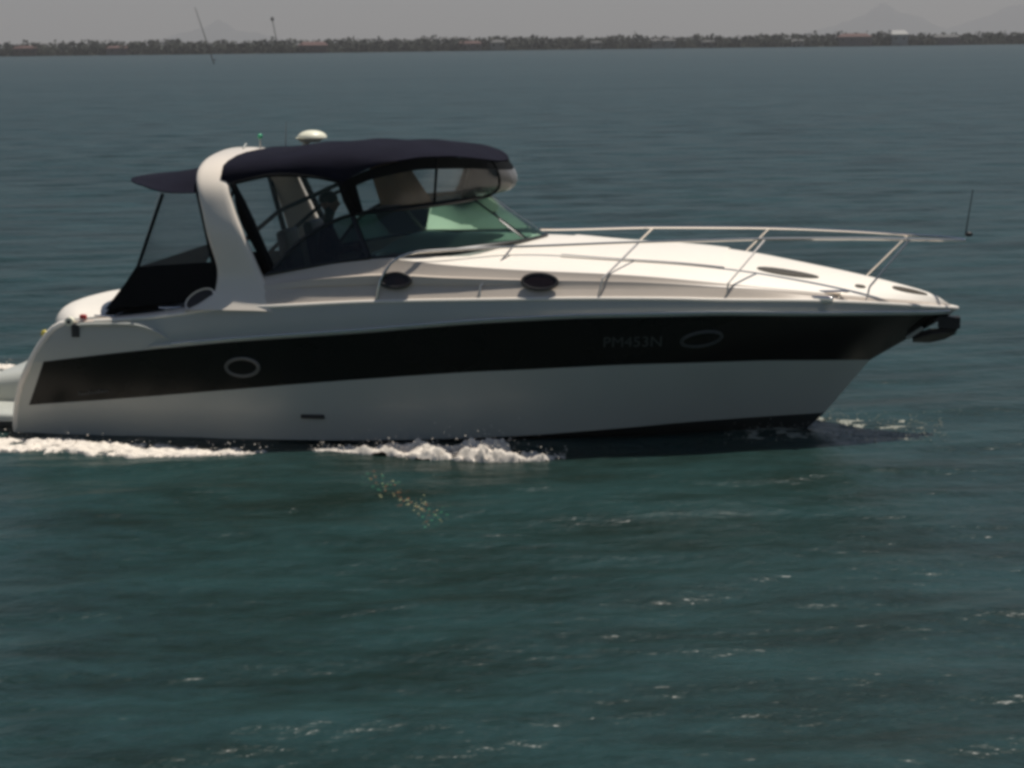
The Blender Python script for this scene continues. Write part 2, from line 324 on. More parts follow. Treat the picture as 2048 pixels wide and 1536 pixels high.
# rubbing strake
rub = MB()
xr = np.concatenate([np.linspace(1.95, 9.5, 50), np.linspace(9.6, 11.60, 24)]); P3 = L3.atx(xr)
for sgn in (1, -1): rub.tube([(a[0], (a[1] - .012) * sgn, a[2] + .035) for a in P3], [0.008] + [0.03] * (len(P3) - 2) + [.012], 8)
rub_o = rub.build('rubbing_strake', M['gel'], boat)
ins = MB()
for sgn in (1, -1): ins.tube([(a[0], (a[1] - .036) * sgn, a[2] + .048) for a in P3[2:]], 0.015, 8)
ins.build('metal_insert', M['polished'], rub_o)
# cockpit liner: coaming top, inner walls, floor, bulkhead
xc = np.linspace(0.85, 4.72, 30); inY = np.where(xc < 3.0, hb(xc) - .26, hb(xc) - .33); top5 = L5.atx(xc)
ct = np.stack([xc, -(hb(xc) - .10), top5[:, 2]], 1); ci = np.stack([xc, -inY, top5[:, 2] + .005], 1)
lin = MB(); lin.both(np.array([ct, ci, np.stack([xc, -(inY - .05), 0 * xc + .9], 1)]))
lin.grid([[(xc[0], -1.4, .9), (xc[0], 1.4, .9)], [(4.72, -1.4, .9), (4.72, 1.4, .9)]])
lin.grid([[(4.72, -1.38, .9), (4.72, 1.38, .9)], [(4.72, -1.30, 2.22), (4.72, 1.30, 2.22)]]); lin.build('cockpit_liner', M['liner'], boat)
G = [deck_pt(np.linspace(4.74, 6.42, 16), f) * np.array([1, sg, 1]) + np.array([0, 0, .02]) for sg, f in [(1, f) for f in np.linspace(.18, 1, 7)] + [(-1, f) for f in np.linspace(1, .18, 7)[1:]]]
G = np.array(G); G[..., 0] = 4.74 + (G[..., 0] - 4.74) * (1 - .55 * (np.abs(G[..., 1]) / 1.5) ** 2); MB().grid(G).build('dash_top', M['dash'], boat)
dash = MB(); dash.box((4.55, -.55, 2.0), (.35, .95, .42), Matrix.Rotation(R(-18), 3, 'Y')); dash.build('dashboard', M['seat'], boat)
wh = MB(); c = Vector((4.33, -.55, 2.12)); wh.tube([c + Matrix.Rotation(R(-55), 3, 'Y') @ Vector((.17 * math.cos(a), .17 * math.sin(a), 0)) for a in np.linspace(0, 6.2832, 20, endpoint=False)], .014, 6, closed=True)
wh.tube([c, c + Vector((.2, 0, -.1))], .02, 6)
for a in (0.5, 2.6, 4.7): wh.tube([c, c + Matrix.Rotation(R(-55), 3, 'Y') @ Vector((.17 * math.cos(a), .17 * math.sin(a), 0))], .01, 5)
wh.build('steering_wheel', M['rubber'], boat)
for y_, nm in ((-.55, 'helm_seat'), (.62, 'companion_seat')):
    st = MB(); st.rbox((3.72, y_, 1.62), (.52, .62, .16), .05); st.rbox((3.46, y_, 2.08), (.13, .62, .88), .05, rot=Matrix.Rotation(R(-10), 3, 'Y')); st.tube([(3.72, y_, .9), (3.72, y_, 1.56)], .07, 8)
    st.build(nm, M['seat'], boat)
bs = MB(); bs.rbox((1.55, 0, 1.22), (.6, 2.2, .55), .08); bs.build('cockpit_lounge', M['seat'], boat)

# stern: wings, sunpad, transom, platform
for sgn in (1, -1):
    K = curve([l_.at(0.0) for l_ in (L1, L2, L3, L4)] + [(1.02, -1.70, 1.475)], 18); K[:, 1] = -(np.abs(K[:, 1]) - .03)
    K[:, 1] *= sgn; wing = MB(); wing.tube(K, [.02] + [.045] * 15 + [.03, .012], 8); wing.build('transom_wing', M['deck'], boat)
for sgn in (1, -1):
    K = curve([(1.02, -1.735, 1.43), (1.25, -1.75, 1.445), (1.71, -1.76, 1.455), (1.95, -1.762, 1.41), (2.12, -1.765, 1.335), (2.22, -1.765, 1.28)], 20); K[:, 1] *= sgn
    MB().tube(K, [.012] + [.022] * 17 + [.014, .006], 6).build('side_moulding', M['gel'], boat)
    K = curve([(2.15, -1.775, 1.185), (2.5, -1.785, 1.225), (2.95, -1.79, 1.275)], 10); K[:, 1] *= sgn; MB().tube(K, .02, 6).build('side_moulding', M['gel'], boat)
tw = MB(); G = []
for y_ in np.linspace(-1.36, 1.36, 9):
    G.append(curve([(-.02, y_, .18), (.10, y_, .60), (.35, y_, 1.02), (.60, y_, 1.24), (.9, y_, 1.30)], 10))
tw.grid(G); tw.build('transom_panel', M['gel'], boat)
G = []
for y_ in np.linspace(-1.42, 1.42, 15):
    e = 1 - .55 * (abs(y_) / 1.42) ** 6
    G.append(np.array([1, 1, 1]) * curve([(.02, y_, 1.20), (-.05, y_, 1.27), (.02, y_, 1.27 + .13 * e), (.16, y_, 1.27 + .22 * e), (.42, y_, 1.29 + .25 * e), (.9, y_, 1.29 + .25 * e), (1.15, y_, 1.29 + .2 * e), (1.2, y_, 1.20)], 22)); q_ = abs(y_) / 1.42; G[-1][:, 0] = 1.2 - (1.2 - G[-1][:, 0]) * (.86 - .48 * q_ ** 2)
sp_ = MB(); sp_.grid(G)
for g in (G[0], G[-1]): sp_.add(g, [tuple(range(len(g)))])
sp_.build('sunpad', M['deck'], boat, sharp=50)
pf = MB(); pf.rbox((-.42, 0, .19), (1.0, 3.0, .10), .05); pf.build('swim_platform', M['gel'], boat)
lk = MB(); lk.rbox((-.30, .1, .42), (1.05, 1.6, .40), .16, n=6, rot=Matrix.Rotation(R(-9), 3, 'Y')); lk.build('transom_locker', M['gel'], boat)
MB().rbox((-.62, -1.0, .29), (.2, .34, .1), .04).build('step_pad', M['cream'], boat)
# stern fittings
def cleat(c, name='cleat', s=1.0, rz=0.0):
    m = MB(); Rz = Matrix.Rotation(rz, 3, 'Z')
    f = lambda *v: tuple(Vector(c) + Rz @ (Vector(v) * s))
    m.tube([f(-.05, 0, 0), f(-.05, 0, .045)], .014 * s, 6); m.tube([f(.05, 0, 0), f(.05, 0, .045)], .014 * s, 6)
    m.tube([f(-.14, 0, .058), f(-.07, 0, .05), f(.07, 0, .05), f(.14, 0, .058)], [.010 * s, .018 * s, .018 * s, .010 * s], 8)
    return m.build(name, M['polished'], boat)
sk = MB(); sk.tube([(.93, -1.69, 1.47), (.93, -1.76, 1.47)], .055, 14); so = sk.build('shore_power_socket', M['cream'], boat)
MB().tube([(.93, -1.755, 1.47), (.93, -1.768, 1.47)], .022, 10).build('socket_hole', M['rubber'], so)
MB().rbox((1.08, -1.66, 1.525), (.09, .06, .055), .02).build('stern_light', M['red'], boat)
MB().ellipsoid((.56, -1.66, 1.30), (.05, .03, .05)).build('tail_light', M['yellow'], boat)
MB().rbox((1.0, -1.735, 1.36), (.10, .03, .16), .01).build('hinge_plate', M['seat'], boat)
cleat((1.35, -1.62, 1.475), rz=.0)

# port holes
def ellipse_port(c, a, b, nrm, name, frame_m, pane_m, th=.02, ring=.016, slope=0.0):
    c = Vector(c); n = Vector(nrm).normalized(); ux = Vector((1, 0, slope)); ux = (ux - ux.dot(n) * n).normalized(); uz = n.cross(ux); uz = uz if uz.z > 0 else -uz
    K = [c + n * .008 + a * math.cos(t) * ux + b * math.sin(t) * uz for t in np.linspace(0, 2 * math.pi, 28, endpoint=False)]
    m = MB(); m.tube(K, ring, 6, closed=True); f = m.build(name, frame_m, boat)
    p_ = MB(); V = [c + n * .016] + [q_ for q_ in K]; V = [v + n * .004 for v in V]
    p_.add(V, [(0, i + 1, (i + 1) % 28 + 1) for i in range(28)]); k = p_.build('pane', pane_m, f); return f
def trunk_wall(x, f):
    a = L5.atx(np.array(x)); b = L6.atx(np.array(x)); g = Vector(a + (b - a) * f)
    d = Vector(L5.atx(np.array(x + .2)) - L5.atx(np.array(x - .2))); n = d.cross(Vector(b - a)); n = n if n.y < 0 else -n; return g, n.normalized()
for x_, f_, a_, b_ in ((5.06, .28, .185, .088), (6.78, .34, .205, .095)):
    for sgn in (1, -1):
        g, n = trunk_wall(x_, f_); g = g + n * .045
        ellipse_port((g.x, g.y * sgn, g.z), a_, b_, (n.x, n.y * sgn, n.z), 'porthole', M['rubber'], M['glassd'], ring=.02)
def hull_pt(x, f):
    a = L2.atx(np.array(x)); b = L3.atx(np.array(x)); g = Vector(a + (b - a) * f); d = Vector(L3.atx(np.array(x + .2)) - L3.atx(np.array(x - .2)))
    n = d.cross(Vector(b - a)); n = n if n.y < 0 else -n; return g, n.normalized(), d.normalized()
ringm = material('dull_chrome', (0.16, 0.16, 0.15), 0.35, metal=0.3, noise=.1)
for x_, f_, a_, b_ in ((3.12, .46, .205, .115), (8.66, .52, .24, .10)):
    for sgn in (1, -1):
        g, n, d = hull_pt(x_, f_)
        ellipse_port((g.x, g.y * sgn, g.z), a_, b_, (n.x, n.y * sgn, n.z), 'hull_porthole', ringm if x_ < 5 else M['letter'], M['black'], ring=.022, slope=.05)
# dark quarter vent behind the arch foot, with a chrome rim
ellipse_port((2.60, -1.66, 1.76), .20, .10, (-.1, -1, .25), 'quarter_vent', M['steel'], M['glassd'], ring=.012, slope=.55)
# small fittings on the near side
def lettering(txt, size, x, f, name, mat, shear=0.0):
    cu = bpy.data.curves.new('t', 'FONT'); cu.body = txt; cu.size = size; cu.extrude = .002; cu.shear = shear; cu.align_x = 'CENTER'; cu.align_y = 'CENTER'; cu.resolution_u = 3
    to = bpy.data.objects.new('t', cu); COL.objects.link(to); bpy.context.view_layer.update()
    me_ = bpy.data.meshes.new_from_object(to.evaluated_get(bpy.context.evaluated_depsgraph_get())); bpy.data.objects.remove(to)
    g, n, d = hull_pt(x, f); upv = n.cross(d); upv = upv if upv.z > 0 else -upv
    Mx = Matrix(((d.x, upv.x, n.x), (d.y, upv.y, n.y), (d.z, upv.z, n.z))).to_4x4()
    o = link(name, me_, mat, boat, smooth=False); o.matrix_local = Matrix.Translation(g + n * .028) @ Mx; return o
lettering('PM453N', .20, 7.86, .50, 'registration_lettering', M['letter'])
# worn silver name script at the stern, too small to read: a run of slanted strokes
g, n, d = hull_pt(1.15, .16); upv = n.cross(d); upv = upv if upv.z > 0 else -upv; scr = MB(); xx = -.20
for i in range(9):
    h = (.05, .035, .03, .05, .03, .035, .05, .03, .032)[i]; a = g + n * .01 + d * xx
    scr.tube([a, a + upv * h + d * .012, a + upv * h * .5 + d * .028, a + d * .04], .0055, 4); xx += .045
scr.build('name_script', M['letter2'], boat)
def topside_pt(x, f):
    a = L1.atx(np.array(x)); b = L2.atx(np.array(x)); g = Vector(a + (b - a) * f); n = Vector((0, -1, -.2)).normalized(); return g, n
g, n = topside_pt(3.95, .42); e1 = MB(); e1.rbox((g.x, g.y - .008, g.z), (.30, .03, .05), .012); e1.build('exhaust_slot', M['rubber'], boat)
MB().rbox((5.80, -(float(hb(5.8)) - .10), 1.845), (.11, .07, .03), .01).build('fuel_cap', M['seat'], boat)
for x_ in (2.2, 8.1, 10.2):
    for sgn in (1, -1): cleat((x_, sgn * (float(hb(x_)) - .13), float(L4.atx(np.array(x_))[2]) + .035), s=1.0 if x_ < 10 else 1.35, rz=-.15 * sgn)
for sgn in (1, -1):
    m = MB(); m.rbox((10.06, sgn * (float(hb(10.06)) - .02), 1.75), (.28, .06, .07), .02, rot=Matrix.Rotation(sgn * .35, 3, 'Z')); m.build('fairlead', M['polished'], boat)
# deck hatches lying on the camber
def lens_hatch(x0, x1, f0, wid, name, mat, parent=boat, lift=.012):
    V = []; n_ = 18
    for k in range(n_):
        t = 2 * math.pi * k / n_; x = (x0 + x1) / 2 + (x1 - x0) / 2 * math.cos(t); f = f0 + wid * math.sin(t); p_ = deck_pt(np.array(x), f); V.append((p_[0], p_[1], p_[2] + lift))
    for k in range(n_): V.append((V[k][0], V[k][1], V[k][2] - lift - .01))
    c = deck_pt(np.array((x0 + x1) / 2), f0); V.append((c[0], c[1], c[2] + lift + .006))
    F = [(k, (k + 1) % n_, 2 * n_) for k in range(n_)] + [(k + n_, (k + 1) % n_ + n_, (k + 1) % n_, k) for k in range(n_)]
    return MB().add(V, F).build(name, mat, parent)
hatchm = material('smoked_hatch', (0.10, 0.085, 0.06), 0.15, coat=0.6, noise=.1)
lens_hatch(9.28, 10.02, .40, .085, 'deck_hatch', hatchm)
lens_hatch(10.9, 11.33, .50, .14, 'anchor_locker_lid', hatchm)
lens_hatch(10.45, 10.58, .30, .05, 'deck_fitting', hatchm)
pad = MB(); ff = np.concatenate([np.linspace(.30, .95, 8), np.linspace(1.05, 1.70, 8)]); xx_ = np.linspace(6.95, 8.9, 24)
G = [(deck_pt(xx_, f) if f <= 1 else deck_pt(xx_, 2 - f) * np.array([1, -1, 1])) + np.array([0, 0, .006]) for f in ff]; pad.solid(np.array(G), .010)
pad.build('nonskid_panel', M['deck'], boat)

# radar arch
K = np.array([  # y, z, x aft, x forward, thickness
    (-1.75, 1.62, 2.42, 3.56, .12), (-1.69, 1.72, 2.62, 3.52, .12), (-1.61, 1.87, 2.78, 3.46, .12), (-1.56, 2.10, 2.80, 3.35, .12), (-1.56, 2.50, 2.70, 3.18, .12),
    (-1.50, 2.85, 2.61, 3.03, .12), (-1.43, 3.05, 2.55, 2.96, .12), (-1.29, 3.20, 2.49, 2.92, .12), (-1.08, 3.31, 2.46, 2.90, .11), (-.7, 3.40, 2.45, 2.87, .10), (0, 3.45, 2.46, 2.86, .10)])
K2 = K[:-1][::-1].copy(); K2[:, 0] *= -1; K = np.vstack([K, K2]); tt = np.linspace(0, len(K) - 1, 81)
KS = np.stack([pchip(range(len(K)), K[:, i], tt) for i in range(5)], 1); rings = []
for i, (y_, z_, xa_, xf_, th) in enumerate(KS):
    j0, j1 = max(0, i - 1), min(len(KS) - 1, i + 1); tv = Vector((0, KS[j1][0] - KS[j0][0], KS[j1][1] - KS[j0][1])).normalized(); nv = Vector((0, -tv.z, tv.y))
    w = (xf_ - xa_) / 2; cx = (xf_ + xa_) / 2; ring = []
    for k in range(16):
        a = 2 * math.pi * k / 16; ca, sa = math.cos(a), math.sin(a)
        ring.append((cx + w * math.copysign(abs(ca) ** .55, ca), *(y_ + nv.y * th / 2 * math.copysign(abs(sa) ** .7, sa), z_ + nv.z * th / 2 * math.copysign(abs(sa) ** .7, sa))))
    rings.append(ring)
arch = MB(); arch.grid(rings, True); arch_o = arch.build('radar_arch', M['moulding'], boat, sharp=50)
# instruments on the arch
dm = MB(); dm.tube([(3.02, 1.2, 3.36), (3.22, 1.2, 3.53)], .03, 8); dm.tube([(3.22, 1.2, 3.50), (3.22, 1.2, 3.56)], [.13, .2], 20); dm.ellipsoid((3.25, 1.2, 3.56), (.20, .20, .10), 20, 6, z0=0.0)
dm.build('satellite_dome', M['cream'], boat)
hm = MB(); hm.tube([(2.84, .2, 3.48), (2.84, .2, 3.60)], .010, 6); hm.build('mast_light', M['steel'], boat)
MB().ellipsoid((2.84, .2, 3.63), (.035, .035, .035), 8, 6).build('light_lens', M['green'], boat)
MB().tube([(3.04, .65, 3.45), (3.06, .65, 3.80)], [.012, .006], 6).build('antenna', M['gel'], boat); MB().tube([(2.75, -.2, 3.4), (2.74, -.2, 3.5), (2.68, .1, 3.54)], .012, 6).build('horn', M['gel'], boat)

# front canopy
XE = [(2.84, 1.40, 3.12), (3.2, 1.40, 3.20), (3.57, 1.40, 3.25), (3.95, 1.40, 3.235), (4.20, 1.40, 3.185), (4.34, 1.40, 3.165), (4.5, 1.39, 3.24), (4.76, 1.37, 3.35), (5.1, 1.34, 3.43), (5.35, 1.27, 3.46), (5.6, 1.14, 3.46), (5.82, .92, 3.43), (5.98, .65, 3.39), (6.09, .30, 3.35), (6.12, .02, 3.335)]
ZC = [(2.84, 3.47), (3.5, 3.53), (4.1, 3.58), (4.7, 3.59), (5.1, 3.57), (5.6, 3.51), (5.9, 3.43), (6.12, 3.345)]
xq = np.concatenate([np.linspace(2.84, 5.6, 40), np.linspace(5.63, 6.12, 14)]); ye = pchip([a[0] for a in XE], [a[1] for a in XE], xq); ze = pchip([a[0] for a in XE], [a[2] for a in XE], xq); zc = pchip([a[0] for a in ZC], [a[1] for a in ZC], xq)
G = []
for x_, y_, z_, c_ in zip(xq, ye, ze, zc):
    sh = max(z_, c_ - .15); sag = .012 * math.sin(x_ * 9)
    half = [(y_, z_), (y_ * .998, z_ + (sh - z_) * .5), (y_ * .975, z_ + (sh - z_) * .85), (y_ * .93, sh + (c_ - sh) * .25), (y_ * .8, sh + (c_ - sh) * .55), (y_ * .55, sh + (c_ - sh) * .82 + sag), (y_ * .28, sh + (c_ - sh) * .95 + sag)]
    G.append([(x_, -a, b) for a, b in half] + [(x_, 0, c_)] + [(x_, a, b) for a, b in half[::-1]])
cn = MB(); cn.solid(np.array(G), .012); can_o = cn.build('canopy', M['canvas'], boat, sharp=60)
# aft canopy
G = []
for y_ in np.linspace(-1.42, 1.42, 17):
    q_ = abs(y_) / 1.42; row = []
    for f in np.linspace(0, 1, 10):
        x_ = 2.66 - f * (0.80 + .60 * (1 - q_ ** 2)); crown = 3.38 - .24 * f - .04 * math.sin(f * 3.1); edge = 3.04 - .02 * f + .10 * f ** 4
        row.append((x_, y_, edge + (crown - edge) * (1 - q_ ** 3.2)))
    G.append(row)
ac = MB(); ac.solid(np.array(G), .014); ac.build('aft_canopy', M['canvas'], boat, sharp=60)
# aft side curtains (near and far): clear upper pane, dark lower panel, dark edge frames
for sgn in (1, -1):
    S = lambda P: [(a, b * sgn, c) for a, b, c in P]
    A, B, C_, D = (2.10, -1.43, 3.02), (2.56, -1.43, 3.04), (2.74, -1.50, 2.20), (1.76, -1.50, 2.13)
    pn = MB().add(S([A, B, C_, D]), [(0, 1, 2, 3)]); cu_ = MB().solid(np.array([S(curve([D, C_], 8)), S([(x, -1.57, 1.60 + (x - 1.3) * .1) for x in np.linspace(1.33, 2.80, 8)])]) * np.array([1, 1, 1 if sgn > 0 else .80]) + np.array([0, 0, 0 if sgn > 0 else .30 * .8]), .012).build('aft_side_curtain', M['canvas2'], boat, smooth=False)
    pn.build('clear_pane', M['vinyl'], cu_, smooth=False)
    fr = MB(); fr.tube(S([A, D, (1.30, -1.55, 1.48)]), .022, 6); fr.tube(S([B, C_, (2.80, -1.52, 1.9)]), .040, 6); fr.build('curtain_edge', M['canvas2'], cu_)
# curtain across the stern
st = MB(); lo = [(1.32, y_, 1.50) for y_ in np.linspace(-1.5, 1.5, 7)]; mi = [(1.74, y_, 2.12) for y_ in np.linspace(-1.5, 1.5, 7)]; hi = [(2.06 - .30 * (1 - (y_ / 1.43) ** 2), y_, 3.02 + .1 * (1 - (y_ / 1.43) ** 2)) for y_ in np.linspace(-1.43, 1.43, 7)]
st.solid(np.array([lo, mi]), .012); sc_ = st.build('aft_curtain', M['canvas2'], boat, smooth=False); MB().grid([mi, hi]).build('clear_pane', M['vinyl'], sc_)
# windscreen
WB = [(3.42, -1.55, 2.06), (3.8, -1.55, 2.13), (4.70, -1.53, 2.27), (5.25, -1.36, 2.30), (6.0, -.93, 2.355), (6.45, -.42, 2.385), (6.62, 0, 2.40)]
WT = [(3.50, -1.52, 2.12), (3.86, -1.36, 2.49), (4.40, -1.13, 2.745), (5.0, -1.06, 2.81), (5.5, -.84, 2.86), (5.78, -.48, 2.885), (5.88, 0, 2.89)]
mir = lambda K: K + [(a, -b, c) for a, b, c in K[:-1][::-1]]
wb = curve(mir(WB), 97); wt = []
# match the two curves knot by knot so that panes stay planar
def kn(K, n=8):
    K = mir(K); out = []
    K = np.array(K, float); t = np.linspace(0, len(K) - 1, (len(K) - 1) * n + 1); return np.stack([pchip(range(len(K)), K[:, i], t) for i in range(3)], 1)
wb, wt = kn(WB), kn(WT); N = len(wb)
wf = MB(); wf.tube(wb, .022, 6); wf.tube(wt, .026, 6)
piv = [int(8 * 2), int(8 * 5.0), N - 1 - int(8 * 5.0), N - 1 - 16]
for k in piv: wf.tube([wb[k], wt[k]], .034 if k in (16, N - 17) else .014, 6)
ws_o = wf.build('windscreen_frame', M['frame'], boat)
cuts = [0] + piv + [N - 1]
for a, b in zip(cuts[:-1], cuts[1:]):
    rowsg = [wb[a:b + 1] * (1 - f) + wt[a:b + 1] * f for f in (0, .5, 1)]
    MB().grid(rowsg).build('glass_pane', M['smoke'] if a in (0, piv[-1]) else M['teal'], ws_o)
jt = MB(); jt.ellipsoid((5.70, -.40, 2.93), (.10, .08, .095), 12, 8); jt.build('search_light', M['glassd'], ws_o)
# soft front enclosure between windscreen and canopy
FT = [(4.34, -1.37, 3.165), (4.76, -1.35, 3.34), (5.35, -1.24, 3.45), (5.82, -.90, 3.42), (6.02, -.5, 3.365), (6.11, 0, 3.33)]
FB = [(4.42, -1.12, 2.76), (4.75, -1.09, 2.80), (5.25, -.96, 2.85), (5.68, -.64, 2.89), (5.85, -.3, 2.90), (5.90, 0, 2.90)]
ft, fb = kn(FT, 8), kn(FB, 8); NF = len(ft); nv = 9; E_ = np.zeros((nv, NF, 3))
for j in range(nv):
    f = j / (nv - 1); bul = math.sin(math.pi * f ** .6) ** .9 * np.clip((np.minimum(np.arange(NF), NF - 1 - np.arange(NF)) - 22) / 14, 0, 1)
    E_[j] = fb * (1 - f) + ft * f; E_[j, :, 0] += .26 * bul; E_[j, :, 1] *= 1 + .10 * bul
bord = MB(); encl = can_o
cutsF = [0, 3, 17, 19, 31, 33, NF - 1 - 33, NF - 1 - 31, NF - 1 - 19, NF - 1 - 17, NF - 4, NF - 1]
bo = MB()
for j0, j1 in ((0, 0), (nv - 3, nv - 1)):
    if j1 > j0: bo.grid(E_[j0:j1 + 1])
for a, b in ((0, 3),):
    bo.grid(E_[0:nv - 2, a:b + 1]); bo.grid(E_[0:nv - 2, NF - 1 - b:NF - a])
[bo.tube([E_[j, k] for j in range(nv)], .018, 6) for k in (18, 32, NF - 33, NF - 19)]; bo.tube(fb, .02, 6); en_o = bo.build('front_enclosure', M['canvas2'], boat)
for a, b in ((3, 18), (18, 32), (32, NF - 33), (NF - 33, NF - 19), (NF - 19, NF - 4)):
    MB().grid(E_[0:nv - 2, a:b + 1]).build('clear_pane', M['vinylw'] if a == 32 else M['vinyl'], en_o)
# side enclosure from arch to windscreen, both sides
for sgn in (1, -1):
    S = lambda P: [(a, b * sgn, c) for a, b, c in P]
    topc = [(2.98, -1.40, 3.15), (3.57, -1.40, 3.25), (3.95, -1.40, 3.235), (4.34, -1.39, 3.165)]; botc = [(3.46, -1.44, 2.10), (3.80, -1.30, 2.48), (4.1, -1.22, 2.62), (4.42, -1.14, 2.76)]
    tc_, bc_ = curve(topc, 14), curve(botc, 14); sf = MB(); sf.tube(S(tc_), .024, 6); sf.tube(S([topc[0], botc[0]]), .045, 6); sf.tube(S([topc[-1], (4.36, -1.25, 2.95), botc[-1]]), .05, 6)
    so_ = sf.build('side_enclosure', M['canvas2'], boat)
    MB().grid([S(bc_), S((bc_ + tc_) / 2), S(tc_)]).build('clear_pane', M['vinyl'], so_)
    bw = MB(); bw.tube(S([(4.30, -1.30, 3.14), (3.51, -1.24, 2.80), (2.80, -1.30, 2.22), (2.45, -1.38, 1.9)]), .028, 6); bw.build('canopy_bow', M['frame'], boat)
    if sgn > 0:
     rc = MB(); rc.tube(S(curve([(2.98, -1.28, 3.08), (3.06, -1.26, 2.8), (3.22, -1.28, 2.45), (3.38, -1.32, 2.15)], 12)), [.03, .05, .07, .08, .085, .09, .085, .08, .075, .07, .06, .05], 8); rc.build('rolled_curtain', M['canvas2'], boat)
# tan shade hanging inside
G = [[(4.22 + .48 * f + .22 * t * f + .18 * t, .30 + .03 * math.sin(9 * f), 3.36 - .62 * t) for f in np.linspace(0, 1, 10)] for t in np.linspace(0, 1, 6)]
MB().solid(np.array(G), .012).build('sun_shade', M['tan'], boat)
# wiper arm lying across the front glass
wp = MB(); wp.tube([(6.40, -.55, 2.42), (6.12, -.50, 2.62), (6.0, -.30, 2.72)], .010, 5); wp.build('wiper', M['frame'], boat)

# bow rail
rt_ = [(4.84, -(float(hb(4.84)) - .05), 1.80), (4.87, -1.745, 1.98), (4.95, -1.745, 2.15), (5.08, -1.74, 2.29), (5.35, -1.73, 2.375), (6.39, -1.68, 2.435), (7.85, -1.46, 2.485), (8.64, -1.28, 2.50), (9.39, -1.06, 2.51), (10.3, -.74, 2.50), (11.09, -.42, 2.475), (11.6, -.20, 2.455), (11.74, -.10, 2.445), (11.78, 0, 2.44)]
rt_ = [(a, b * (1 - .38 * min(1, max(0, (a - 4.9) / 1.5))), c - .075 * min(1, max(0, (a - 4.9) / 1.5))) for a, b, c in rt_]; rk = curve(mir(rt_), 130); rl = MB(); rl.tube(rk, .017, 8); rail_o = rl.build('bow_rail', M['polished'], boat)
for xb, xm, zm, xt, zt in ((6.08, 6.08, 1.96, 6.38, 2.43), (7.46, 7.52, 2.05, 7.84, 2.48), (8.95, 8.97, 1.97, 9.38, 2.51), (10.58, 10.62, 1.86, 11.07, 2.475)):
    for sgn in (1, -1):
        yb = float(hb(xb)) - .06; yt = -float(pchip([a[0] for a in rt_[4:]], [a[1] for a in rt_[4:]], xt)); zb = float(L4.atx(np.array(xb))[2]); nr_ = rk[:65]; q_ = nr_[np.argmin(np.abs(nr_[:, 0] - xt))]; yt = -q_[1]; xt = q_[0]; zt = q_[2] - .008
        m = MB(); m.tube([(xb, -sgn * yb, zb), (xb, -sgn * yb, zb + .015)], .035, 8); m.tube([(xb, -sgn * yb, zb), (xm, -sgn * (yb - .01), zm), (xt, -sgn * yt, zt)], .013, 6); m.build('stanchion', M['steel'], rail_o)
m = MB(); m.tube([(11.76, 0, 2.44), (11.83, 0, 2.98)], [.008, .005], 6); m.build('jackstaff', M['rubber'], boat)
m = MB(); m.ellipsoid((11.80, 0, 2.44), (.05, .035, .03), 8, 6); m.build('rail_end_cap', M['rubber'], rail_o)
# anchor on its roller below the bow
m = MB(); m.box((11.50, 0, 1.41), (.46, .16, .06), Matrix.Rotation(R(4), 3, 'Y')); m.box((11.60, -.07, 1.36), (.26, .014, .14)); m.box((11.60, .07, 1.36), (.26, .014, .14)); m.tube([(11.66, -.08, 1.34), (11.66, .08, 1.34)], .045, 10); m.build('anchor_roller', M['rubber'], boat)
m = MB(); m.tube([(11.70, 0, 1.36), (11.68, 0, 1.27), (11.45, 0, 1.24), (11.22, 0, 1.21)], [.03, .035, .035, .03], 6)
fl = [[(11.70, 0, 1.22), (11.70, 0, 1.22), (11.70, 0, 1.22)], [(11.55, -.12, 1.25), (11.55, 0, 1.14), (11.55, .12, 1.25)], [(11.38, -.17, 1.23), (11.38, 0, 1.10), (11.38, .17, 1.23)], [(11.17, -.10, 1.15), (11.17, 0, 1.10), (11.17, .10, 1.15)]]
m.solid(np.array(fl), .025); an_o = m.build('anchor', M['anchor'], boat, sharp=30)
m = MB(); m.tube([(11.10, -.03, 1.16), (11.28, -.05, 1.30)], .035, 6); m.build('stem_eye', M['gel'], boat)

# ------------------------------------------------------------------ helmsman
def skin_body(name, J, Ed, mat, parent):
    me_ = bpy.data.meshes.new(name); me_.from_pydata([tuple(j[:3]) for j in J], Ed, []); o = bpy.data.objects.new(name, me_); COL.objects.link(o); me_.materials.append(mat)
    o.modifiers.new('skin', 'SKIN'); sv = me_.skin_vertices
    if not sv:
        bpy.context.view_layer.objects.active = o; bpy.ops.object.mode_set(mode='OBJECT')
    for i, j in enumerate(J): me_.skin_vertices[0].data[i].radius = (j[3], j[4] if len(j) > 4 else j[3]); 
    me_.skin_vertices[0].data[0].use_root = True
    ss = o.modifiers.new('sub', 'SUBSURF'); ss.levels = ss.render_levels = 1
    for p_ in me_.polygons: p_.use_smooth = True
    o.parent = parent; return o
def bw_(x, y_, z): return BO + Vector((x * AX[0] + y_ * AY[0], x * AX[1] + y_ * AY[1], z))
man = empty('person', bw_(3.92, -.66, 1.84), -PSI); man.scale = (1.08, 1.08, 1.08)
tag(man, 'person in dark clothing sitting at the helm behind the side glass', 'person')
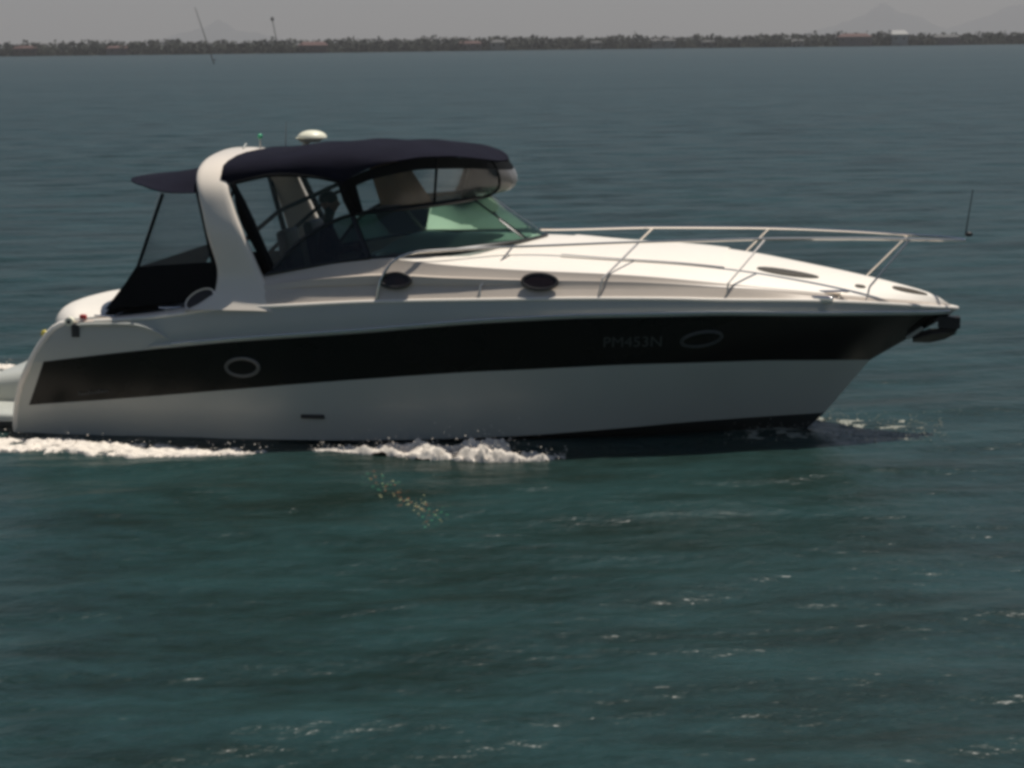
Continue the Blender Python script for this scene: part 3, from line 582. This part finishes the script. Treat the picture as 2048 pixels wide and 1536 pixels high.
# joints: pelvis, spine, chest, neck, head ... (seated, hands on the wheel)
J = [(0, 0, .08, .15, .17), (0, 0, .28, .15, .20), (.02, 0, .50, .15, .25), (.03, 0, .68, .06), (.05, 0, .76, .055), (.06, 0, .84, .085, .075), (.07, 0, .95, .095, .08), (.06, 0, 1.02, .07, .06),
     (.02, -.17, .60, .055), (.10, -.22, .38, .042), (.30, -.13, .40, .032), (.37, -.12, .42, .035), (.02, .17, .60, .055), (.10, .22, .38, .042), (.30, .13, .40, .032), (.37, .12, .42, .035),
     (.10, -.10, .04, .085), (.42, -.12, .05, .062), (.44, -.12, -.34, .042), (.55, -.12, -.38, .035), (.10, .10, .04, .085), (.42, .12, .05, .062), (.44, .12, -.34, .042), (.55, .12, -.38, .035)]
Ed = [(0, 1), (1, 2), (2, 3), (3, 4), (4, 5), (5, 6), (6, 7), (2, 8), (8, 9), (9, 10), (10, 11), (2, 12), (12, 13), (13, 14), (14, 15), (0, 16), (16, 17), (17, 18), (18, 19), (0, 20), (20, 21), (21, 22), (22, 23)]
skin_body('body', J, Ed, M['cloth'], man)
hd = MB(); hd.ellipsoid((.065, 0, .935), (.105, .082, .125), 14, 10); hd.ellipsoid((.165, 0, .925), (.022, .016, .03), 8, 6)
for s_ in (1, -1): hd.ellipsoid((.06, s_ * .084, .93), (.02, .012, .032), 8, 6)
hd.build('face', M['skin'], man)
hr = MB(); hr.ellipsoid((.045, 0, .965), (.118, .095, .115), 14, 8, z0=-.2); hr.build('hair', M['hair'], man)
for s_ in (1, -1):
    hn = MB(); hn.ellipsoid((.385, .12 * s_, .42), (.045, .024, .035), 8, 6)
    for k in range(4): z_ = .445 - k * .018; hn.tube([(.40, .12 * s_, z_), (.45, .12 * s_ - .01 * s_, z_ - .002), (.445, .10 * s_, z_ - .004), (.42, .09 * s_, z_ - .004)], [.0085, .008, .0075, .006], 5)
    hn.tube([(.37, .11 * s_, .45), (.40, .09 * s_, .46), (.425, .085 * s_, .455)], [.010, .009, .007], 5); hn.build('hand', M['skin'], man)

# ------------------------------------------------------------------ foam
def vnoise(X, Y, seed):
    def h(i, j): v = np.sin(i * 127.1 + j * 311.7 + seed * 74.7) * 43758.5453; return v - np.floor(v)
    xi, yi = np.floor(X), np.floor(Y); fx, fy = X - xi, Y - yi; fx = fx * fx * (3 - 2 * fx); fy = fy * fy * (3 - 2 * fy)
    return (h(xi, yi) * (1 - fx) + h(xi + 1, yi) * fx) * (1 - fy) + (h(xi, yi + 1) * (1 - fx) + h(xi + 1, yi + 1) * fx) * fy
def fbm(X, Y, seed, o=4):
    s_, a, t = 0, .5, 0
    for i in range(o): s_ = s_ + a * vnoise(X * 2 ** i, Y * 2 ** i, seed + i); t += a; a *= .55
    return s_ / t
def foam(name, x0, x1, lo, hi, hgt, thr, seed, label, cat, step=.022, drops=500, dh=.12, sides=(-1,), mat='foam'):
    """lo/hi: knots (x, distance from the centreline) of the inner and outer edge; hgt: knots (x, height)"""
    X = np.arange(x0, x1, step); n_ = 34; V = []; F = []; B = MB()
    for sg in sides:
        f = np.linspace(0, 1, n_)[None, :]; Xg = X[:, None] * np.ones((1, n_)); l_ = tabf(lo)(X)[:, None]; h2 = tabf(hi)(X)[:, None]
        wob = .10 * (fbm(Xg * 1.7, Xg * 0 + 3, seed + 9) - .5); Yg = (l_ + (h2 - l_) * f + wob * f)
        H = tabf(hgt)(X)[:, None] * np.ones_like(Yg); nz = fbm(Xg * 5.5, Yg * 7, seed, 5); edge = np.minimum(1, 4 * f) ** .5 * np.minimum(1, 5 * (1 - f)); along = np.clip((Xg - x0) / .3, 0, 1) * np.clip((x1 - Xg) / .3, 0, 1)
        d = (nz - thr + .25 * (edge * along - 1) * 1.6); z = np.where(d > 0, H * (d / .35) ** .7 * (0.55 + .9 * fbm(Xg * 16, Yg * 16, seed + 5, 3)), -.05)
        WX = BO.x + Xg * AX[0] + sg * Yg * AY[0]; WY = BO.y + Xg * AX[1] + sg * Yg * AY[1]; WZ = waves(WX, WY) + z
        P_ = np.stack([WX, WY, WZ], -1); id_ = np.arange(P_[..., 0].size).reshape(P_.shape[:2]); keep = (d[:-1, :-1] > -.02) | (d[1:, 1:] > -.02)
        q_ = np.stack([id_[:-1, :-1], id_[1:, :-1], id_[1:, 1:], id_[:-1, 1:]], -1)[keep]
        B.add(P_.reshape(-1, 3), [tuple(a) if sg < 0 else tuple(a[::-1]) for a in q_.tolist()])
        for _ in range(drops):
            x_ = rng.uniform(x0, x1); f_ = rng.beta(1.6, 1.6) * 1.25 - .1; y_ = float(tabf(lo)(x_)) + (float(tabf(hi)(x_)) - float(tabf(lo)(x_))) * f_; hh = float(tabf(hgt)(x_))
            wx = BO.x + x_ * AX[0] + sg * y_ * AY[0]; wy = BO.y + x_ * AX[1] + sg * y_ * AY[1]; r = rng.uniform(.004, .013)
            zz = float(waves(np.array(wx), np.array(wy))) + abs(rng.normal(0, hh * .9 + dh * .2)); c = (wx, wy, zz)
            B.add([(c[0] + r, c[1], c[2]), (c[0] - r, c[1], c[2]), (c[0], c[1] + r, c[2]), (c[0], c[1] - r, c[2]), (c[0], c[1], c[2] + r * .8), (c[0], c[1], c[2] - r * .8)], [(0, 2, 4), (2, 1, 4), (1, 3, 4), (3, 0, 4), (2, 0, 5), (1, 2, 5), (3, 1, 5), (0, 3, 5)])
    me_ = bpy.data.meshes.new(name); me_.from_pydata(B.V, [], B.F); me_.update(); o = link(name, me_, M[mat]); o['kind'] = 'stuff'; o['label'] = label; o['category'] = cat; return o
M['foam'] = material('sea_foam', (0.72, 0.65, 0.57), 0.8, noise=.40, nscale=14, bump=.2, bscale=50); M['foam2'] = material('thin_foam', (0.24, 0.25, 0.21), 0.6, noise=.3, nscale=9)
M['painted_glint'] = material('painted_glint_yellow', (0.36, 0.36, 0.20), 0.9, noise=.5, nscale=14)
foam('wake_foam', -9, 3.6, [(-9, 1.9), (-1, 1.85), (3.9, 1.95)], [(-9, 4.8), (-1, 2.9), (0.3, 2.68), (1.6, 2.68), (2.8, 2.55), (3.9, 2.3)], [(-9, .04), (0, .05), (3, .055), (3.9, .04)], .34, 1, 'long band of white churned foam along the stern waterline', 'foam', drops=900, sides=(-1, 1))
foam('bow_wave_foam', 4.05, 7.15, [(4.05, 2.0), (5, 1.96), (6.2, 1.76), (7.2, 1.85)], [(4.05, 2.2), (4.4, 2.22), (5.8, 2.32), (6.4, 2.28), (7.2, 1.98)], [(3.7, .02), (4.4, .035), (5.0, .08), (5.6, .10), (6.0, .12), (6.3, .15), (6.7, .09), (7.15, .03)], .27, 5, 'bright white foam breaking from the hull amidships', 'foam', drops=500, sides=(-1, 1))
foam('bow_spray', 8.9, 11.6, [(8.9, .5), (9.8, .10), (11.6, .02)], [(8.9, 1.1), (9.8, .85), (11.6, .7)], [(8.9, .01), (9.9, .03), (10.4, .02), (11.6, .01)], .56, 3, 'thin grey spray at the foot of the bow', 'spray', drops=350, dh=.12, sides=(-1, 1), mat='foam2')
def glint_patch():  # coloured light glints on the water, made as small painted flecks
    mats = [M['painted_glint'], material('painted_glint_green', (0.05, 0.24, 0.13), 0.9, noise=.3), material('painted_glint_orange', (0.26, 0.11, 0.05), 0.9, noise=.3)]
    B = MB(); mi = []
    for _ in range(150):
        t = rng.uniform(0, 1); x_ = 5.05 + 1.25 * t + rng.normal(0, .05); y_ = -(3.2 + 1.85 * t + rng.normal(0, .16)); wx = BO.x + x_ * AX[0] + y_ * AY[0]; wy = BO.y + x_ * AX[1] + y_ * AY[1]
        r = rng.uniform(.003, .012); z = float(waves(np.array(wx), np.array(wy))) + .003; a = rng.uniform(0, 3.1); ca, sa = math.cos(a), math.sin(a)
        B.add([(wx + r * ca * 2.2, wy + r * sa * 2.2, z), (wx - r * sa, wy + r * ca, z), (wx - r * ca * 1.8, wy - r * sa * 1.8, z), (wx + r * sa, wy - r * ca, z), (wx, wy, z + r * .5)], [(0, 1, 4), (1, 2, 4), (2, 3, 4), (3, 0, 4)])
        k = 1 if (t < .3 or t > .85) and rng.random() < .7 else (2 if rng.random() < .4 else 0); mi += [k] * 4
    o = B.build('glint_flecks', mats[0], smooth=False); o.data.materials.append(mats[1]); o.data.materials.append(mats[2]); o.data.polygons.foreach_set('material_index', mi)
    o['kind'] = 'stuff'; o['label'] = 'small streak of yellow, green and orange glints, painted as flecks, on the dark water below the hull'; o['category'] = 'foam'
glint_patch()

# ------------------------------------------------------------------ far shore
def wpos(u, dist):      # u: direction across the view (tangent), dist along +Y
    return (u * dist, dist)
landm = material('shore_ground', (0.03, 0.032, 0.025), 0.9, noise=.4, nscale=.02)
SH = 1000.0
X = np.linspace(-2500, 2500, 260); G = []
for k, (dy, z) in enumerate(((0, -.6), (2, .3), (14, .8), (60, 1.8), (260, 2.5), (600, 3))):
    G.append([(x, SH + dy + 22 * math.sin(x / 170.) + 9 * math.sin(x / 47. + 1), z + (.3 * math.sin(x / 23.) if k > 1 else 0)) for x in X])
struct(MB().grid(G).build('shore_ground', landm), 'low far shore of the bay')
hillm = material('hill_forest', (0.035, 0.05, 0.035), 0.95, noise=.4, nscale=.004)
def hill(cx, dist, w, h, seed, label):
    X = np.linspace(-1, 1, 60); Y = np.linspace(-1, 1, 16); XX_, YY_ = np.meshgrid(X, Y); base = np.clip(1 - np.abs(XX_), 0, 1) ** 1.1 * np.clip(1 - YY_ ** 2, 0, 1)
    Z = h * base * (.6 + .7 * fbm(XX_ * 5 + 9, YY_ * 2 + 5, seed)) - 1
    o = MB().grid(np.stack([cx + XX_ * w, dist + YY_ * w * .5, Z], -1)).build('hills', hillm); struct(o, label)
hill(2330, 11500, 620, 190, 11, 'faint wooded hill beyond the far shore, right of the middle'); hill(3500, 11800, 900, 290, 12, 'faint hill at the right edge'); hill(-1750, 11200, 560, 140, 13, 'faint low hill behind the left shore')
leafm = material('far_foliage', (0.036, 0.042, 0.03), 0.9, noise=.5, nscale=.08)
V = []; F = []
def crown(cx, cy, h, w, n_):
    for _ in range(n_):
        a, b = rng.uniform(0, 6.28), rng.uniform(0, 1) ** 1.3; rr = w / 2 * math.sqrt(rng.uniform(0, 1)) * (0.45 + .55 * math.sin(math.pi * min(.999, b * .85 + .15))); c = (cx + rr * math.cos(a), cy + rr * math.sin(a), .3 + h * (.04 + .96 * b))
        s_ = rng.uniform(.35, .95); d1 = rng.normal(size=3); d1 /= np.linalg.norm(d1); d2 = np.cross(d1, rng.normal(size=3)); d2 /= np.linalg.norm(d2); k = len(V)
        V.extend([tuple(np.array(c) + s_ * d1), tuple(np.array(c) + s_ * d2), tuple(np.array(c) - s_ * d1), tuple(np.array(c) - s_ * d2 * .7)]); F.append((k, k + 1, k + 2, k + 3))
for i in range(2400):
    x = -740 + 1480 * (i + rng.uniform(-.6, .6)) / 2400; dy = rng.uniform(2, 60); side = 1 - .18 * min(1, max(0, (x + 400) / 800))
    h = side * (5.2 + 2.6 * fbm(np.array(x / 14.), np.array(1.), 21) + (1.2 if rng.random() < .08 else 0)) + rng.normal(0, .7)
    crown(x, SH + 6 + rng.uniform(-5, 3) + 22 * math.sin(x / 170.) + 9 * math.sin(x / 47. + 1), rng.uniform(2.5, 4.5), rng.uniform(4, 8), 22)
    crown(x, SH + dy + 22 * math.sin(x / 170.) + 9 * math.sin(x / 47. + 1), max(3, h), rng.uniform(3.5, 8), 46)
me_ = bpy.data.meshes.new('shore_woods'); me_.from_pydata(V, [], F); o = link('shore_woods', me_, leafm, smooth=False); o['kind'] = 'stuff'; o['label'] = 'low dark wood along the whole far shore'; o['category'] = 'woods'
def house(cx, w, h, d, wall, roof, label, name='house', cat='house', dy=4, ridge=.45, cy=None):
    yb = SH + dy + 22 * math.sin(cx / 170.) + 9 * math.sin(cx / 47. + 1); r = empty(name, (cx, yb, 1.2)); tag(r, label, cat)
    MB().box((0, 0, h / 2 - .5), (w, d, h + 1)).build('wall', wall, r, smooth=False)
    hw, hd_ = w / 2 + .4, d / 2 + .4; rz = h * ridge
    MB().add([(-hw, -hd_, h), (hw, -hd_, h), (hw, hd_, h), (-hw, hd_, h), (-hw * .7, 0, h + rz), (hw * .7, 0, h + rz)], [(0, 1, 5, 4), (2, 3, 4, 5), (1, 2, 5), (3, 0, 4), (3, 2, 1, 0)]).build('roof', roof, r, smooth=False)
    n_ = max(2, int(w / 4))
    for k in range(n_): MB().box((-w / 2 + (k + .5) * w / n_, -d / 2 - .03, h * .55), (1.2, .12, 1.2)).build('window', M['glassd'], r, smooth=False)
cream = material('cream_render', (.24, .22, .19), .8, noise=.1); pale = material('pale_wall', (.30, .30, .29), .7, noise=.05); redr = material('red_roof', (.085, .04, .035), .8, noise=.2); greyr = material('grey_roof', (.08, .08, .08), .8, noise=.2); brickw = material('brown_brick', (.10, .07, .06), .85, noise=.2); pink = material('pinkish_render', (.16, .13, .12), .8, noise=.1)
fx = lambda u: (u - 1024) / 3630.0 * SH
house(fx(648), 15, 2.8, 8, brickw, redr, 'long low house with red roof left of the middle of the far shore', ridge=.7)
house(fx(85), 12, 3.0, 8, brickw, redr, 'small reddish house near the left end of the far shore')
house(fx(268), 11, 2.6, 8, pink, redr, 'pinkish house among the trees on the left shore')
house(fx(948), 13, 2.8, 8, pink, redr, 'brown roofed house near the middle of the far shore')
house(fx(1003), 8, 3.2, 7, cream, greyr, 'cream house right beside the brown roofed one')
house(fx(1335), 13, 3.0, 8, cream, greyr, 'wide cream house above the middle of the right half of the shore')
house(fx(1200), 6, 2.4, 6, cream, greyr, 'tiny cream cottage between two dark tree groups')
house(fx(1715), 18, 4.0, 8, pink, redr, 'broad pinkish house just left of the bright white one')
house(fx(1806), 9, 5.0, 8, pale, pale, 'bright white house with pale pointed roof at the right')
house(fx(1905), 14, 3.2, 8, pink, greyr, 'dull pink house with grey roof near the right end of the shore')
for u_, w_, l_ in ((1425, 9, 'small grey walled house in the trees right of the wide cream house'), (1600, 7, 'small pale boathouse at the foot of the right woods')): house(fx(u_), w_, 2.2, 6, cream, greyr, l_)
# channel marks standing in the water
m = MB(); m.tube([(0, 0, -1.5), (-4.75, 0, 14.3)], [.16, .07], 8); pb = empty('channel_pole', (-75, 473, 0)); m.build('pole', M['polewood'], pb); MB().tube([(-.2, 0, .9), (-.3, 0, 1.2)], .22, 8).build('collar', M['polewood'], pb)
tag(pb, 'tall thin leaning pole standing in the far water at the left', 'pole')
m = MB(); m.tube([(0, 0, -1.5), (-3.2, 0, 17.5)], [.30, .2], 8); pc = empty('channel_beacon', (-122, 985, 0)); m.build('pole', M['polewood'], pc); MB().ellipsoid((-3.25, 0, 18.0), (.9, .9, 1.2), 8, 6).build('topmark', M['rubber'], pc)
tag(pc, 'short thin beacon with round topmark in front of the far shore', 'beacon')

# ------------------------------------------------------------------ haze
hz = MB(); hz.box((0, 5700, 168), (22000, 14600, 346)); hm_ = bpy.data.materials.new('haze'); hm_.use_nodes = True; nt = hm_.node_tree; nt.nodes.clear()
out = nt.nodes.new('ShaderNodeOutputMaterial'); pv = nt.nodes.new('ShaderNodeVolumePrincipled'); pv.inputs['Color'].default_value = (.70, .70, .72, 1); pv.inputs['Density'].default_value = 0.0002; pv.inputs['Anisotropy'].default_value = 0.1
nt.links.new(pv.outputs[0], out.inputs['Volume']); ho = hz.build('haze', hm_, smooth=False); ho['kind'] = 'stuff'; ho['label'] = 'thin grey haze over the bay'
